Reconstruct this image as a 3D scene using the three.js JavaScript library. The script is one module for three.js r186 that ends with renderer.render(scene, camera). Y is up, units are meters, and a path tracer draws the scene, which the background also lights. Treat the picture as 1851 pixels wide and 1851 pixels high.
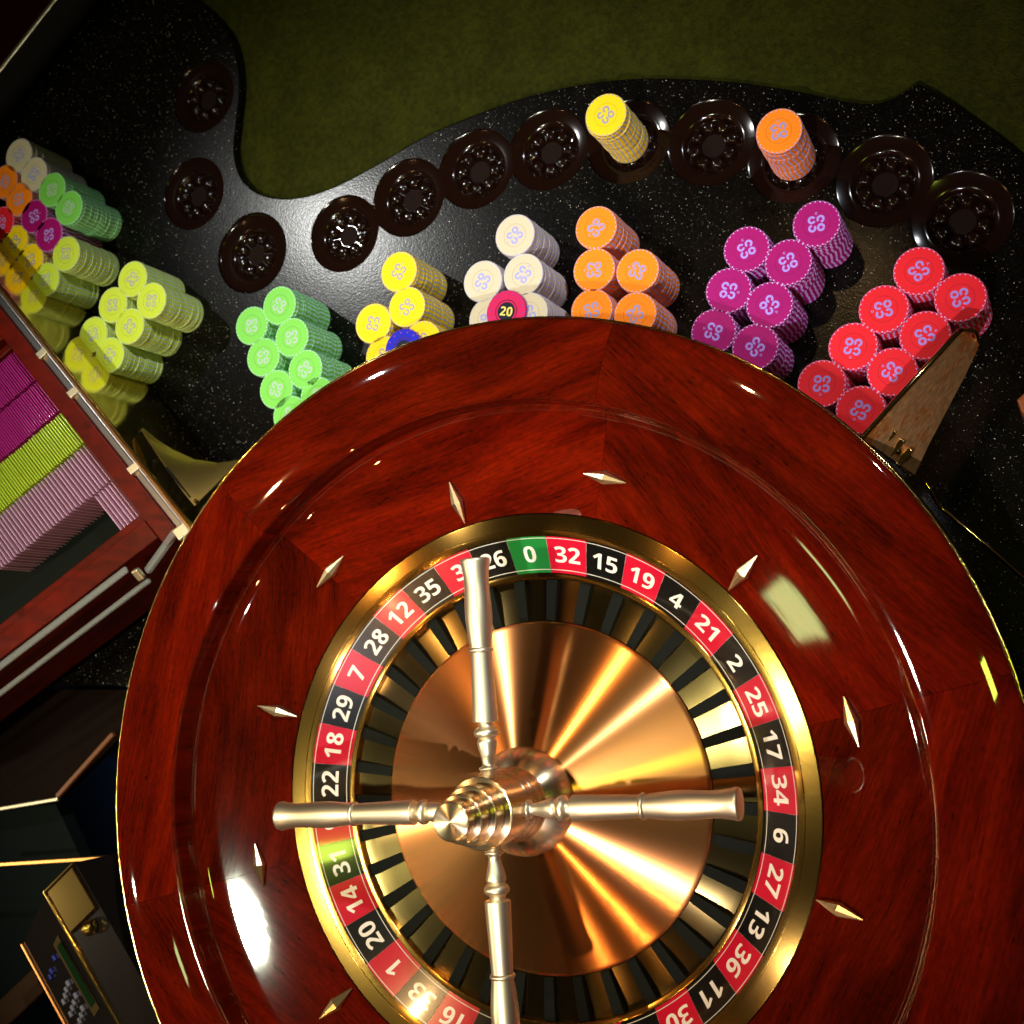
import * as THREE from 'three';
import { mergeGeometries, mergeVertices, toCreasedNormals } from 'three/addons/utils/BufferGeometryUtils.js';
import { RoundedBoxGeometry } from 'three/addons/geometries/RoundedBoxGeometry.js';
import { RectAreaLightUniformsLib } from 'three/addons/lights/RectAreaLightUniformsLib.js';

// ---------------------------------------------------------------- camera, light, exposure
const V3 = (x, y, z) => new THREE.Vector3(x, y, z);
const scene = new THREE.Scene();
const EYE = V3(0.42440911, 1.07317271, -0.12928555), FWD = V3(-0.40913539, -0.90630561, -0.10591682), UPV = V3(0.04357946, 0.09653602, -0.99437499);
const FPX = 2250, HALF = 925.5;
const camera = new THREE.PerspectiveCamera(2 * Math.atan(HALF / FPX) * 180 / Math.PI, 1, 0.05, 30);
camera.position.copy(EYE); camera.up.copy(UPV); camera.lookAt(EYE.clone().add(FWD)); camera.updateMatrixWorld();
camera.focus = 1.02; camera.userData.fStop = 9;
const renderer = new THREE.WebGLRenderer({ antialias: true });
renderer.toneMapping = THREE.LinearToneMapping; renderer.toneMappingExposure = 1.0;
renderer.shadowMap.enabled = true;
scene.background = new THREE.Color().setRGB(0.011, 0.008, 0.006);
RectAreaLightUniformsLib.init();
function spot(name, pos, target, color, intensity, angle, penumbra, radius) {
  const l = new THREE.SpotLight(new THREE.Color().setRGB(...color), intensity, 0, angle, penumbra, 2);
  l.name = name; l.position.set(...pos); l.target.position.set(...target); l.castShadow = true; l.shadow.radius = radius / 0.02; l.shadow.mapSize.set(2048, 2048); l.shadow.bias = -0.0005;
  scene.add(l, l.target); return l;
}
function panel(name, pos, target, color, intensity, w, h, roll = 0) {
  const l = new THREE.RectAreaLight(new THREE.Color().setRGB(...color), intensity, w, h);
  l.name = name; l.position.set(...pos); l.lookAt(...target); l.rotateZ(roll); scene.add(l); return l;
}
panel('green_white_panel', [-1.42, 2.0, 0.55], [-0.15, 0.1, -0.1], [0.85, 1.0, 0.36], 14, 0.075, 0.06, 0.3);
panel('green_panel_right', [0.75, 2.1, -0.2], [0.0, 0.1, 0.0], [0.75, 1.0, 0.1], 34, 0.12, 0.12, 0.2);
spot('overhead_lamp', [-0.42, 2.1, 0.09], [-0.3, 0.1, -0.22], [0.95, 1.0, 0.76], 8, 0.36, 0.9, 0.034);
spot('cool_lamp', [0.22, 2.1, 0.85], [0.13, 0.05, -0.34], [0.98, 0.93, 1.0], 9.5, 0.25, 0.8, 0.014);
spot('cool_lamp_right', [1.05, 1.8, -1.45], [-0.2, 0.03, -0.26], [0.88, 0.94, 1.0], 10, 0.24, 0.9, 0.025);
spot('cool_lamp_back', [-1.6, 2.1, -1.4], [-0.1, 0.05, -0.46], [0.97, 0.97, 0.93], 7, 0.17, 0.9, 0.03);
spot('amber_lamp', [-0.02, 2.1, -1.15], [-0.05, 0.1, 0.02], [1.0, 0.6, 0.24], 3, 0.28, 0.7, 0.02);
spot('amber_lamp_front', [0.1, 2.1, 1.6], [-0.05, 0.1, 0.0], [1.0, 0.5, 0.16], 1.8, 0.3, 0.6, 0.014);
spot('amber_lamp_front_left', [-0.4, 2.1, 1.75], [-0.05, 0.1, 0.0], [1.0, 0.5, 0.16], 1.4, 0.3, 0.6, 0.014);
spot('amber_lamp_side', [-1.35, 2.1, -0.35], [-0.1, 0.1, 0.0], [1.0, 0.58, 0.24], 1.6, 0.3, 0.6, 0.014);
spot('amber_lamp_corner', [0.75, 2.1, 1.55], [-0.05, 0.1, 0.0], [1.0, 0.5, 0.16], 1.2, 0.28, 0.6, 0.014);
spot('far_lamp', [-2.9, 2.0, 0.78], [-0.3, 0.1, 0.0], [1.0, 0.85, 0.6], 7, 0.17, 0.6, 0.035);

// ---------------------------------------------------------------- helpers
const RIGHT = FWD.clone().cross(UPV).normalize(), UPN = RIGHT.clone().cross(FWD).normalize();
// a pixel of the photograph gives a direction; the height of what it shows gives the place
function at(px, py, y) {
  const d = FWD.clone().addScaledVector(RIGHT, (px - HALF) / FPX).addScaledVector(UPN, -(py - HALF) / FPX);
  return EYE.clone().addScaledVector(d, (y - EYE.y) / d.y);
}
function rng(seed) { let a = seed >>> 0; return () => { a = (a + 0x6D2B79F5) >>> 0; let t = a; t = Math.imul(t ^ (t >>> 15), t | 1); t ^= t + Math.imul(t ^ (t >>> 7), t | 61); return ((t ^ (t >>> 14)) >>> 0) / 4294967296; }; }
const names = {};
function numbered(n) { const k = names[n] = (names[n] ?? -1) + 1; return k ? n + '_' + String(k).padStart(3, '0') : n; }
function shade(o) { o.traverse(c => { if (c.isMesh) { c.castShadow = true; c.receiveShadow = true; } }); return o; }
function thing(name, label, category, group) { const o = new THREE.Group(); o.name = numbered(name); o.userData = { label, category }; if (group) o.userData.group = group; scene.add(o); return o; }
function part(name, geo, mat, parent, label) { const m = new THREE.Mesh(geo, mat); m.name = name; m.castShadow = m.receiveShadow = true; if (label) m.userData.label = label; parent.add(m); return m; }
function single(name, geo, mat, label, category, group) { const m = part(numbered(name), geo, mat, scene); m.userData = { label, category }; if (group) m.userData.group = group; return m; }
function structure(name, geo, mat) { const m = part(numbered(name), geo, mat, scene); m.userData = { kind: 'structure' }; return m; }
const C = (r, g, b) => new THREE.Color().setRGB(r, g, b);
const std = o => new THREE.MeshStandardMaterial({ side: THREE.DoubleSide, ...o });
const phys = o => new THREE.MeshPhysicalMaterial({ side: THREE.DoubleSide, ...o });

// tileable value noise
const LAT = (() => { const r = rng(77), a = new Float32Array(65536); for (let i = 0; i < 65536; i++) a[i] = r(); return a; })();
function vn(x, y, px, py, s = 0) {
  const xi = Math.floor(x), yi = Math.floor(y), fx = x - xi, fy = y - yi, u = fx * fx * (3 - 2 * fx), v = fy * fy * (3 - 2 * fy);
  const L = (i, j) => LAT[((((i % px) + px) % px) * 131 + (((j % py) + py) % py) * 977 + s * 7919) & 65535];
  return (L(xi, yi) * (1 - u) + L(xi + 1, yi) * u) * (1 - v) + (L(xi, yi + 1) * (1 - u) + L(xi + 1, yi + 1) * u) * v;
}
function dataTex(w, h, fn, srgb = false) {
  const d = new Uint8Array(w * h * 4);
  for (let j = 0; j < h; j++) for (let i = 0; i < w; i++) { const c = fn(i / w, j / h, i, j), k = (j * w + i) * 4; d[k] = Math.max(0, Math.min(255, c[0] * 255)); d[k + 1] = Math.max(0, Math.min(255, c[1] * 255)); d[k + 2] = Math.max(0, Math.min(255, c[2] * 255)); d[k + 3] = 255; }
  const t = new THREE.DataTexture(d, w, h); t.wrapS = t.wrapT = THREE.RepeatWrapping; t.magFilter = THREE.LinearFilter; t.minFilter = THREE.LinearMipmapLinearFilter; t.generateMipmaps = true;
  if (srgb) t.colorSpace = THREE.SRGBColorSpace; t.needsUpdate = true; return t;
}
function canvasTex(w, h, draw) { const c = document.createElement('canvas'); c.width = w; c.height = h; draw(c.getContext('2d'), w, h); const t = new THREE.CanvasTexture(c); t.colorSpace = THREE.SRGBColorSpace; t.anisotropy = 8; return t; }

// revolve pieces of profile [[r, y], ...] about the y axis from angle a0 to a1 (degrees, anticlockwise seen from above); uv(r, th, s)
function revolve(pieces, a0, a1, n, uv) {
  const out = [];
  for (const pr of pieces) {
    const pos = [], nor = [], uvs = [], idx = []; let s = 0; const S = [0];
    for (let i = 1; i < pr.length; i++) { s += Math.hypot(pr[i][0] - pr[i - 1][0], pr[i][1] - pr[i - 1][1]); S.push(s); }
    for (let j = 0; j <= n; j++) {
      const th = (a0 + (a1 - a0) * j / n) * Math.PI / 180, c = Math.cos(th), sn = -Math.sin(th);
      for (let i = 0; i < pr.length; i++) {
        const p = pr[Math.max(0, i - 1)], q = pr[Math.min(pr.length - 1, i + 1)]; let tr = q[0] - p[0], ty = q[1] - p[1]; const l = Math.hypot(tr, ty) || 1; tr /= l; ty /= l;
        pos.push(pr[i][0] * c, pr[i][1], pr[i][0] * sn); nor.push(-ty * c, tr, -ty * sn);
        const w = uv ? uv(pr[i][0], th, S[i], pr[i][0] * c, pr[i][0] * sn) : [j / n * (a1 - a0) / 360, S[i] * 4]; uvs.push(w[0], w[1]);
      }
    }
    const m = pr.length;
    for (let j = 0; j < n; j++) for (let i = 0; i < m - 1; i++) { const a = j * m + i, b = a + 1, d = a + m, e = d + 1; idx.push(a, b, d, b, e, d); }
    const g = new THREE.BufferGeometry(); g.setAttribute('position', new THREE.Float32BufferAttribute(pos, 3)); g.setAttribute('normal', new THREE.Float32BufferAttribute(nor, 3)); g.setAttribute('uv', new THREE.Float32BufferAttribute(uvs, 2)); g.setIndex(idx); out.push(g);
  }
  return out.length > 1 ? mergeGeometries(out) : out[0];
}
// profiles run inwards to outwards so that normals point up
const up = (p, dy = 0.15) => p.map(([r, y]) => [r, y + dy]);
// closed block between two angles: profile loop + end caps
function sectorBlock(loop, a0, a1, n, uv) {
  const g = [revolve(loop.map((p, i) => [p, loop[(i + 1) % loop.length]]), a0, a1, n, uv)];
  for (const a of [a0, a1]) {
    const th = a * Math.PI / 180, pos = [], u = [];
    for (let i = 1; i < loop.length - 1; i++) for (const k of [0, i, i + 1]) { pos.push(loop[k][0] * Math.cos(th), loop[k][1], -loop[k][0] * Math.sin(th)); u.push(loop[k][0] * 4, loop[k][1] * 4); }
    const c = new THREE.BufferGeometry(); c.setAttribute('position', new THREE.Float32BufferAttribute(pos, 3)); c.setAttribute('uv', new THREE.Float32BufferAttribute(u, 2)); c.computeVertexNormals(); c.setIndex([...Array(pos.length / 3).keys()]); g.push(c);
  }
  return mergeGeometries(g);
}
// prism over a polygon of world points (xz), from y0 to y1, with a small bevel
function prism(pts, y0, y1, bevel = 0.001, holes = []) {
  const b = Math.min(bevel, (y1 - y0) / 2.1), sh = new THREE.Shape(pts.map(p => new THREE.Vector2(p.x, -p.z)));
  for (const h of holes) sh.holes.push(new THREE.Path(h.map(p => new THREE.Vector2(p.x, -p.z))));
  const g = new THREE.ExtrudeGeometry(sh, { depth: y1 - y0 - 2 * b, bevelEnabled: b > 0, bevelThickness: b, bevelSize: b, bevelOffset: -b, bevelSegments: 2, curveSegments: 8 });
  g.rotateX(-Math.PI / 2); g.translate(0, y0 + b, 0); return g;
}
// a beam with rounded edges from a to b
function beam(a, b, w, h, r = 0.001, roll = 0) {
  const L = a.distanceTo(b), g = new RoundedBoxGeometry(w, h, L, 2, Math.min(r, w / 2.1, h / 2.1)); if (roll) g.rotateZ(roll);
  const m = new THREE.Matrix4().lookAt(b, a, V3(0, 1, 0)); g.applyMatrix4(m); g.translate((a.x + b.x) / 2, (a.y + b.y) / 2, (a.z + b.z) / 2); return g;
}
function tube(pts, r, seg = 24, rad = 10) { return new THREE.TubeGeometry(new THREE.CatmullRomCurve3(pts), seg, r, rad, false); }
// sheet between two polylines, with thickness
function sheet(A, B, thick, rows = 1, uvScale = 6) {
  const n = A.length, g = []; const P = (i, k) => A[i].clone().lerp(B[i], k / rows);
  const nrm = (i, k) => { const a = P(Math.min(n - 1, i + 1), k).sub(P(Math.max(0, i - 1), k)), b = B[i].clone().sub(A[i]); return a.cross(b).normalize(); };
  const face = (off) => { const pos = [], uv = [], idx = []; for (let i = 0; i < n; i++) for (let k = 0; k <= rows; k++) { const p = P(i, k).addScaledVector(nrm(i, k), off); pos.push(p.x, p.y, p.z); uv.push(i / n * uvScale * 0.1, k / rows * uvScale * 0.1); } for (let i = 0; i < n - 1; i++) for (let k = 0; k < rows; k++) { const a = i * (rows + 1) + k, d = a + rows + 1; idx.push(a, d, a + 1, a + 1, d, d + 1); } const q = new THREE.BufferGeometry(); q.setAttribute('position', new THREE.Float32BufferAttribute(pos, 3)); q.setAttribute('uv', new THREE.Float32BufferAttribute(uv, 2)); q.setIndex(idx); q.computeVertexNormals(); return q; };
  g.push(face(thick / 2), face(-thick / 2));
  const rim = [...Array(n).keys()].map(i => [i, 0]).concat([...Array(rows).keys()].map(k => [n - 1, k + 1]), [...Array(n - 1).keys()].map(i => [n - 2 - i, rows]), [...Array(rows).keys()].map(k => [0, rows - 1 - k]));
  const pos = [], uv = [], idx = []; rim.forEach(([i, k], j) => { for (const s of [1, -1]) { const p = P(i, k).addScaledVector(nrm(i, k), s * thick / 2); pos.push(p.x, p.y, p.z); uv.push(j * 0.05, s * 0.01); } if (j) idx.push(2 * j - 2, 2 * j, 2 * j - 1, 2 * j - 1, 2 * j, 2 * j + 1); });
  const q = new THREE.BufferGeometry(); q.setAttribute('position', new THREE.Float32BufferAttribute(pos, 3)); q.setAttribute('uv', new THREE.Float32BufferAttribute(uv, 2)); q.setIndex(idx); q.computeVertexNormals(); g.push(q);
  return mergeGeometries(g);
}

// ---------------------------------------------------------------- materials
// mahogany: u along the grain (0.5 m), v across (0.25 m)
function mahogany(seed, dark) {
  return dataTex(1024, 512, (u, v) => {
    const warp = (vn(u * 6, v * 5, 6, 5, seed) - 0.5) * 0.02;
    const vv = v + warp, broad = vn(u * 3, vv * 7, 3, 7, seed + 1), ribbon = vn(u * 10, vv * 26, 10, 26, seed + 2), fine = vn(u * 24, vv * 200, 24, 200, seed + 3), pore = vn(u * 60, vv * 256, 60, 256, seed + 4), fleck = vn(u * 120, vv * 160, 120, 160, seed + 5);
    let k = 0.6 + broad * 0.22 + (ribbon - 0.5) * 0.26 + (fine - 0.5) * 0.2 + (fleck - 0.5) * 0.14; if (pore > 0.82) k -= (pore - 0.82) * 1.2;
    k = Math.max(0.12, k) * dark; return [k * 0.47, k * (0.058 + 0.026 * ribbon), k * 0.012];
  }, true);
}
const woodBump = dataTex(512, 512, (u, v) => { const a = vn(u * 20, v * 120, 20, 120, 9), b = vn(u * 60, v * 60, 60, 60, 11), k = a * 0.6 + b * 0.4; return [k, k, k]; });
const woodA = mahogany(1, 1.0), woodB = mahogany(20, 0.94), woodC = mahogany(40, 0.86);
const woods = [woodA, woodB, woodC].map(map => phys({ map, roughness: 0.025, ior: 1.5, bumpMap: woodBump, bumpScale: 0.000004 }));
const woodTray = phys({ map: woodA, roughness: 0.28, bumpMap: woodBump, bumpScale: 0.0003, clearcoat: 0.5, clearcoatRoughness: 0.12 });
const brushBump = dataTex(64, 1024, (u, v) => { const k = vn(u * 2, v * 400, 2, 400, 5); return [k, k, k]; });
const copperSpun = phys({ color: C(0.68, 0.27, 0.085), metalness: 1, roughness: 0.22, bumpMap: brushBump, bumpScale: 0.000003, anisotropy: 1, anisotropyRotation: Math.PI / 2 });
const brassSpun = phys({ color: C(0.46, 0.25, 0.05), metalness: 1, roughness: 0.19, anisotropy: 1, anisotropyRotation: Math.PI / 2 });
const brassTurned = phys({ color: C(0.88, 0.66, 0.4), metalness: 1, roughness: 0.24, anisotropy: 0.9, anisotropyRotation: Math.PI / 2 });
const brassPale = std({ color: C(0.9, 0.8, 0.58), metalness: 1, roughness: 0.42 });
const brassPolished = std({ color: C(0.86, 0.6, 0.18), metalness: 1, roughness: 0.09 });
const tarnish = dataTex(512, 512, (u, v) => { const a = vn(u * 5, v * 5, 5, 5, 31) * 0.5 + vn(u * 14, v * 14, 14, 14, 32) * 0.3 + vn(u * 50, v * 50, 50, 50, 33) * 0.2; const s = a > 0.56 ? 1 : a > 0.52 ? (a - 0.52) * 25 : 0; return [0.98 - 0.26 * s, 0.75 - 0.3 * s, 0.52 - 0.28 * s]; }, true);
const tarnishRough = dataTex(512, 512, (u, v) => { const a = vn(u * 5, v * 5, 5, 5, 31) * 0.5 + vn(u * 14, v * 14, 14, 14, 32) * 0.3 + vn(u * 50, v * 50, 50, 50, 33) * 0.2; const k = 0.48 + (a > 0.54 ? 0.15 : 0) + 0.1 * vn(u * 60, v * 60, 60, 60, 35); return [k, k, k]; });
const brassWorn = std({ map: tarnish, metalness: 1, roughness: 1, roughnessMap: tarnishRough });
const brassMirror = std({ color: C(0.86, 0.66, 0.22), metalness: 1, roughness: 0.1, bumpMap: dataTex(256, 256, (u, v) => { const k = vn(u * 6, v * 6, 6, 6, 50); return [k, k, k]; }), bumpScale: 0.0006 });
const blackSatin = phys({ color: C(0.006, 0.007, 0.005), roughness: 0.6, specularIntensity: 0.1 });
const blackGloss = phys({ color: C(0.01, 0.008, 0.007), roughness: 0.12, clearcoat: 0.6, clearcoatRoughness: 0.05 });
const steel = std({ color: C(0.55, 0.55, 0.55), metalness: 1, roughness: 0.28 });
const acrylic = phys({ color: C(0.86, 0.88, 0.86), roughness: 0.08, transmission: 0.85, thickness: 0, ior: 1.49 });

// ---------------------------------------------------------------- table: felt and speckled laminate plate with chip cups
const feltBump = dataTex(1024, 1024, (u, v) => { const k = vn(u * 170, v * 170, 170, 170, 60) * 0.5 + vn(u * 90 + v * 20, v * 90, 90, 90, 61) * 0.3 + vn(u * 400, v * 400, 400, 400, 62) * 0.2; return [k, k, k]; });
const feltMap = dataTex(512, 512, (u, v) => { const k = 0.8 + 0.25 * vn(u * 60, v * 60, 60, 60, 63) + 0.14 * (vn(u * 9, v * 9, 9, 9, 64) - 0.5) + 0.2 * (vn(u * 220, v * 220, 220, 220, 65) - 0.5); return [0.185 * k, 0.19 * k, 0.04 * k]; }, true);
feltMap.repeat.set(4, 4); feltBump.repeat.set(4, 4);
const felt = phys({ map: feltMap, bumpMap: feltBump, bumpScale: 0.0012, roughness: 1, specularIntensity: 0.1 });
const W = (x, z) => V3(x, 0, z);
structure('felt_table_top', prism([W(0.05, -1.75), W(1.8, -1.75), W(1.8, 1.2), W(0, 1.2), W(0, 0.05), W(-0.3, -0.13), W(-1.28, -0.13)], -0.05, -0.012, 0.002), felt);

const sr = rng(5), spk = new Float32Array(2048 * 2048);
for (let i = 0; i < 42000; i++) { const x = Math.floor(sr() * 2048), y = Math.floor(sr() * 2048), b = 0.1 + 0.9 * Math.pow(sr(), 7), R = sr() < 0.08 ? 2 : 1; for (let a = 0; a <= R; a++) for (let c = 0; c <= R; c++) { const k = ((y + a) & 2047) * 2048 + ((x + c) & 2047); spk[k] = Math.max(spk[k], b); } }
const plateMap = dataTex(2048, 2048, (u, v, i, j) => { const s = spk[j * 2048 + i], m = 0.75 + 0.5 * vn(u * 60, v * 60, 60, 60, 71); return [0.035 * m + s * 0.92, 0.027 * m + s * 0.92, 0.02 * m + s * 0.85]; }, true);
const plateBump = dataTex(512, 512, (u, v) => { const k = vn(u * 250, v * 250, 250, 250, 72); return [k, k, k]; });
plateMap.repeat.set(1 / 0.62, 1 / 0.62); plateBump.repeat.set(4, 4);
const laminate = phys({ map: plateMap, roughness: 0.19, specularIntensity: 0.4, bumpMap: plateBump, bumpScale: 0.00004 });

const CUPR = 0.043;
const cupPx = [[455, 457], [622, 422], [738, 357], [860, 305], [990, 270], [1135, 255], [1285, 257], [1433, 285], [1597, 327], [1738, 395], [368, 175], [350, 350]];
const cups = cupPx.map(([x, y]) => at(x, y, 0));
const ring = (c, r, n = 56) => [...Array(n).keys()].map(i => V3(c.x + r * Math.cos(i / n * 2 * Math.PI), 0, c.z + r * Math.sin(i / n * 2 * Math.PI)));
function chainOutline(cs, r) {
  const ang = (c, p) => Math.atan2(p.z - c.z, p.x - c.x), X = [];
  for (let i = 0; i + 1 < cs.length; i++) { const a = cs[i], b = cs[i + 1], m = a.clone().add(b).multiplyScalar(0.5), d = b.clone().sub(a), L = d.length(), h = Math.sqrt(Math.max(0, r * r - L * L / 4)); const n = V3(-d.z / L, 0, d.x / L); X.push([m.clone().addScaledVector(n, -h), m.clone().addScaledVector(n, h)]); }
  const out = [], arc = (c, t0, t1) => { while (t1 < t0) t1 += 2 * Math.PI; const k = Math.max(3, Math.ceil((t1 - t0) / 0.12)); for (let i = 0; i < k; i++) out.push(V3(c.x + r * Math.cos(t0 + (t1 - t0) * i / k), 0, c.z + r * Math.sin(t0 + (t1 - t0) * i / k))); };
  const n = cs.length;
  for (let i = 0; i < n; i++) { const c = cs[i]; if (i === 0) arc(c, ang(c, X[0][1]), ang(c, X[0][0])); else if (i < n - 1) arc(c, ang(c, X[i - 1][0]), ang(c, X[i][0])); else arc(c, ang(c, X[i - 1][0]), ang(c, X[i - 1][1])); }
  for (let i = n - 2; i > 0; i--) { const c = cs[i]; arc(c, ang(c, X[i][1]), ang(c, X[i - 1][1])); }
  return out;
}
const feltEdge = new THREE.CatmullRomCurve3([[300, -60], [350, -5], [388, 30], [415, 65], [430, 110], [434, 160], [428, 220], [424, 275], [436, 320], [466, 348], [512, 358], [560, 352], [612, 333], [680, 297], [760, 250], [850, 210], [950, 175], [1050, 152], [1150, 141], [1250, 142], [1350, 150], [1450, 166], [1530, 183], [1585, 186], [1622, 173], [1655, 152]].map(([x, y]) => at(x, y, 0)), false, 'centripetal').getPoints(130);
const farEdge = new THREE.CatmullRomCurve3([[1662, 151], [1700, 172], [1760, 213], [1851, 283], [1960, 390], [2060, 560]].map(([x, y]) => at(x, y, 0)), false, 'centripetal').getPoints(20);
const plateOutline = [...feltEdge, ...farEdge, at(2080, 700, 0), W(0.9, 0.4), W(0.25, 0.4), W(0.2, -0.1), W(-0.2, -0.05), at(205, 1240, 0), at(-60, 1240, 0), W(-1.2, -0.2), W(-0.62, -0.9)];
structure('speckled_laminate_plate', prism(plateOutline, -0.0119, 0, 0.0018, [ring(cups[0], CUPR).reverse(), ring(cups[10], CUPR), ring(cups[11], CUPR), chainOutline(cups.slice(1, 10), CUPR)]), laminate);

const cupBrown = phys({ color: C(0.008, 0.0026, 0.0012), roughness: 0.12, specularIntensity: 0.7 });
const holeBrown = phys({ color: C(0.008, 0.0026, 0.0012), roughness: 0.9, specularIntensity: 0.3 });
function dish(rs, f, clip, n = 72) {  // surface of revolution cut off where the next cup begins
  const pos = [], idx = [], m = rs.length;
  for (let j = 0; j <= n; j++) { const th = j / n * 2 * Math.PI; let lim = 9; for (const [a, d] of clip) { const c = Math.cos(th - a); if (c > 0.05) lim = Math.min(lim, d / c); } for (const r0 of rs) { const r = Math.min(r0, lim); pos.push(r * Math.cos(th), f(r), r * Math.sin(th)); } }
  for (let j = 0; j < n; j++) for (let i = 0; i < m - 1; i++) { const a = j * m + i, d = a + m; idx.push(a, d, a + 1, a + 1, d, d + 1); }
  const g = new THREE.BufferGeometry(); g.setAttribute('position', new THREE.Float32BufferAttribute(pos, 3)); g.setIndex(idx); g.computeVertexNormals(); return g;
}
const lerp = (a, b, t) => a + (b - a) * Math.max(0, Math.min(1, t));
const cupY = r => r > 0.0415 ? lerp(-0.0025, -0.0008, (r - 0.0415) / 0.0016) : r > 0.029 ? lerp(-0.0052, -0.0025, Math.pow((r - 0.029) / 0.0125, 1.3)) : lerp(-0.0098, -0.0052, Math.sqrt(Math.max(0, (r - 0.0245) / 0.0045)));
const petalGeo = (() => {  // one of eight rounded pads round the hole
  const pos = [], idx = [], N = 8, M = 10;
  for (let i = 0; i <= N; i++) for (let j = 0; j <= M; j++) { const u = i / N * 2 - 1, v = j / M * 2 - 1, r = 0.0178 + u * 0.0066, th = v * 0.36, q = Math.pow(Math.abs(u), 3.2) + Math.pow(Math.abs(v), 3.2), y = -0.0098 + 0.0056 * Math.sqrt(Math.max(0, 1 - Math.min(1, q))); pos.push(r * Math.cos(th), y, r * Math.sin(th)); }
  for (let i = 0; i < N; i++) for (let j = 0; j < M; j++) { const a = i * (M + 1) + j, d = a + M + 1; idx.push(a, a + 1, d, a + 1, d + 1, d); }
  const g = new THREE.BufferGeometry(); g.setAttribute('position', new THREE.Float32BufferAttribute(pos, 3)); g.setIndex(idx); g.computeVertexNormals(); return g;
})();
const holeGeo = new THREE.CylinderGeometry(0.0112, 0.0112, 0.0012, 40); holeGeo.translate(0, -0.0105, 0);
cups.forEach((c, i) => {
  const rowLab = { 1: 'dark brown chip cup starting the curved row above the yellow stacks', 2: 'dark brown chip cup next to the one starting the curved row', 3: 'dark brown chip cup in the curved row above the white stacks', 4: 'dark brown chip cup joined to the yellow stack cup, towards the felt bay', 6: 'dark brown chip cup between the yellow stack cup and orange stack cup', 8: 'dark glossy chip cup between the orange stack cup and the last cup', 9: 'dark glossy last chip cup of the row, above the red stacks' };
  const lab = rowLab[i] ? rowLab[i] : i === 5 ? 'dark glossy chip cup holding the lone yellow stack' : i === 7 ? 'dark glossy chip cup holding the lone orange stack' : i === 0 ? 'dark brown chip cup set apart between green stacks and felt' : i === 10 ? 'unlit chip cup on the lobe of the plate farthest from the wheel' : i === 11 ? 'unlit chip cup between the far lobe cup and the set apart cup' : 'dark brown chip cup joined into the curved row along the felt';
  const t = thing('chip_cup', lab, 'chip cup', 'chip cups sunk in the speckled plate'); t.position.copy(c);
  const clip = []; for (const k of [i - 1, i + 1]) if (i >= 1 && i <= 9 && k >= 1 && k <= 9) { const d = cups[k].clone().sub(c); clip.push([Math.atan2(d.z, d.x), d.length() / 2]); }
  part('dish', dish([0.011, 0.018, 0.0243, 0.0248, 0.026, 0.0275, 0.029, 0.031, 0.034, 0.037, 0.0395, 0.0415, 0.0422, 0.0431], cupY, clip), cupBrown, t);
  for (let k = 0; k < 8; k++) { const p = part('pad', petalGeo, cupBrown, t); p.rotation.y = (k + 0.5) * Math.PI / 4 + i * 0.1; }
  part('hole', holeGeo, holeBrown, t);
});

// ---------------------------------------------------------------- roulette bowl
const bowl = thing('roulette_bowl', 'large polished mahogany roulette bowl with brass edge and diamond deflectors', 'roulette bowl');
const rimTop = up([[0.3308, -0.024], [0.3303, -0.014], [0.3302, -0.004], [0.3304, -0.0014], [0.331, 0.0], [0.3322, 0.0008], [0.334, 0.0013], [0.339, 0.0019], [0.346, 0.0026], [0.356, 0.0034], [0.366, 0.0034], [0.376, 0.0029], [0.385, 0.0019], [0.392, 0.0006], [0.3962, -0.0008], [0.3982, -0.0024], [0.399, -0.0046]]);
const trackPr = up([[0.2424, -0.0592], [0.25, -0.0569], [0.262, -0.0533], [0.275, -0.0493], [0.288, -0.0453], [0.3, -0.0416], [0.31, -0.0385], [0.317, -0.0362], [0.3225, -0.0338], [0.3268, -0.0305], [0.3293, -0.027], [0.3308, -0.024]]);
const jr = rng(3);
for (let k = 0; k < 6; k++) {
  const a0 = 16 + 60 * k, mid = (a0 + 30) * Math.PI / 180;
  for (const [nm, pr, tilt] of [['rim_veneer', rimTop, 0.06], ['track_veneer', trackPr, 0.2]]) {
    const d = mid + (jr() - 0.5) * 2 * tilt, ox = jr(), oy = jr(), tx = -Math.sin(d), tz = -Math.cos(d), rx = Math.cos(d), rz = -Math.sin(d);
    const g = revolve([pr], a0 + 0.02, a0 + 59.98, 48, (r, th, s, x, z) => [(x * tx + z * tz) / 0.5 + ox, (x * rx + z * rz) / 0.25 + oy]);
    part(nm, g, woods[(k * (nm === 'rim_veneer' ? 1 : 2) + 1) % 3], bowl);
  }
}
part('brass_edge', revolve([up([[0.3992, -0.0045], [0.4, -0.0035], [0.4008, -0.0045]]), up([[0.4008, -0.0045], [0.4008, -0.013]]), up([[0.4008, -0.013], [0.397, -0.0135]])], 0, 360, 160), brassPolished, bowl);
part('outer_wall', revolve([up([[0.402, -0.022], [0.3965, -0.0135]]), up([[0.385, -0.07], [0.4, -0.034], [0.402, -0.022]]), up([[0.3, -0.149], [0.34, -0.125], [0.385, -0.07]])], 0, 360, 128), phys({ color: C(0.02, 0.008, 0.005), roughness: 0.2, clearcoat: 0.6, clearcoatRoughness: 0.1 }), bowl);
part('inner_well', revolve([up([[0.236, -0.115], [0.2415, -0.075], [0.2424, -0.0592]])], 0, 360, 96), blackSatin, bowl);
const studBrass = std({ color: C(0.9, 0.72, 0.42), metalness: 1, roughness: 0.3 });
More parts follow.
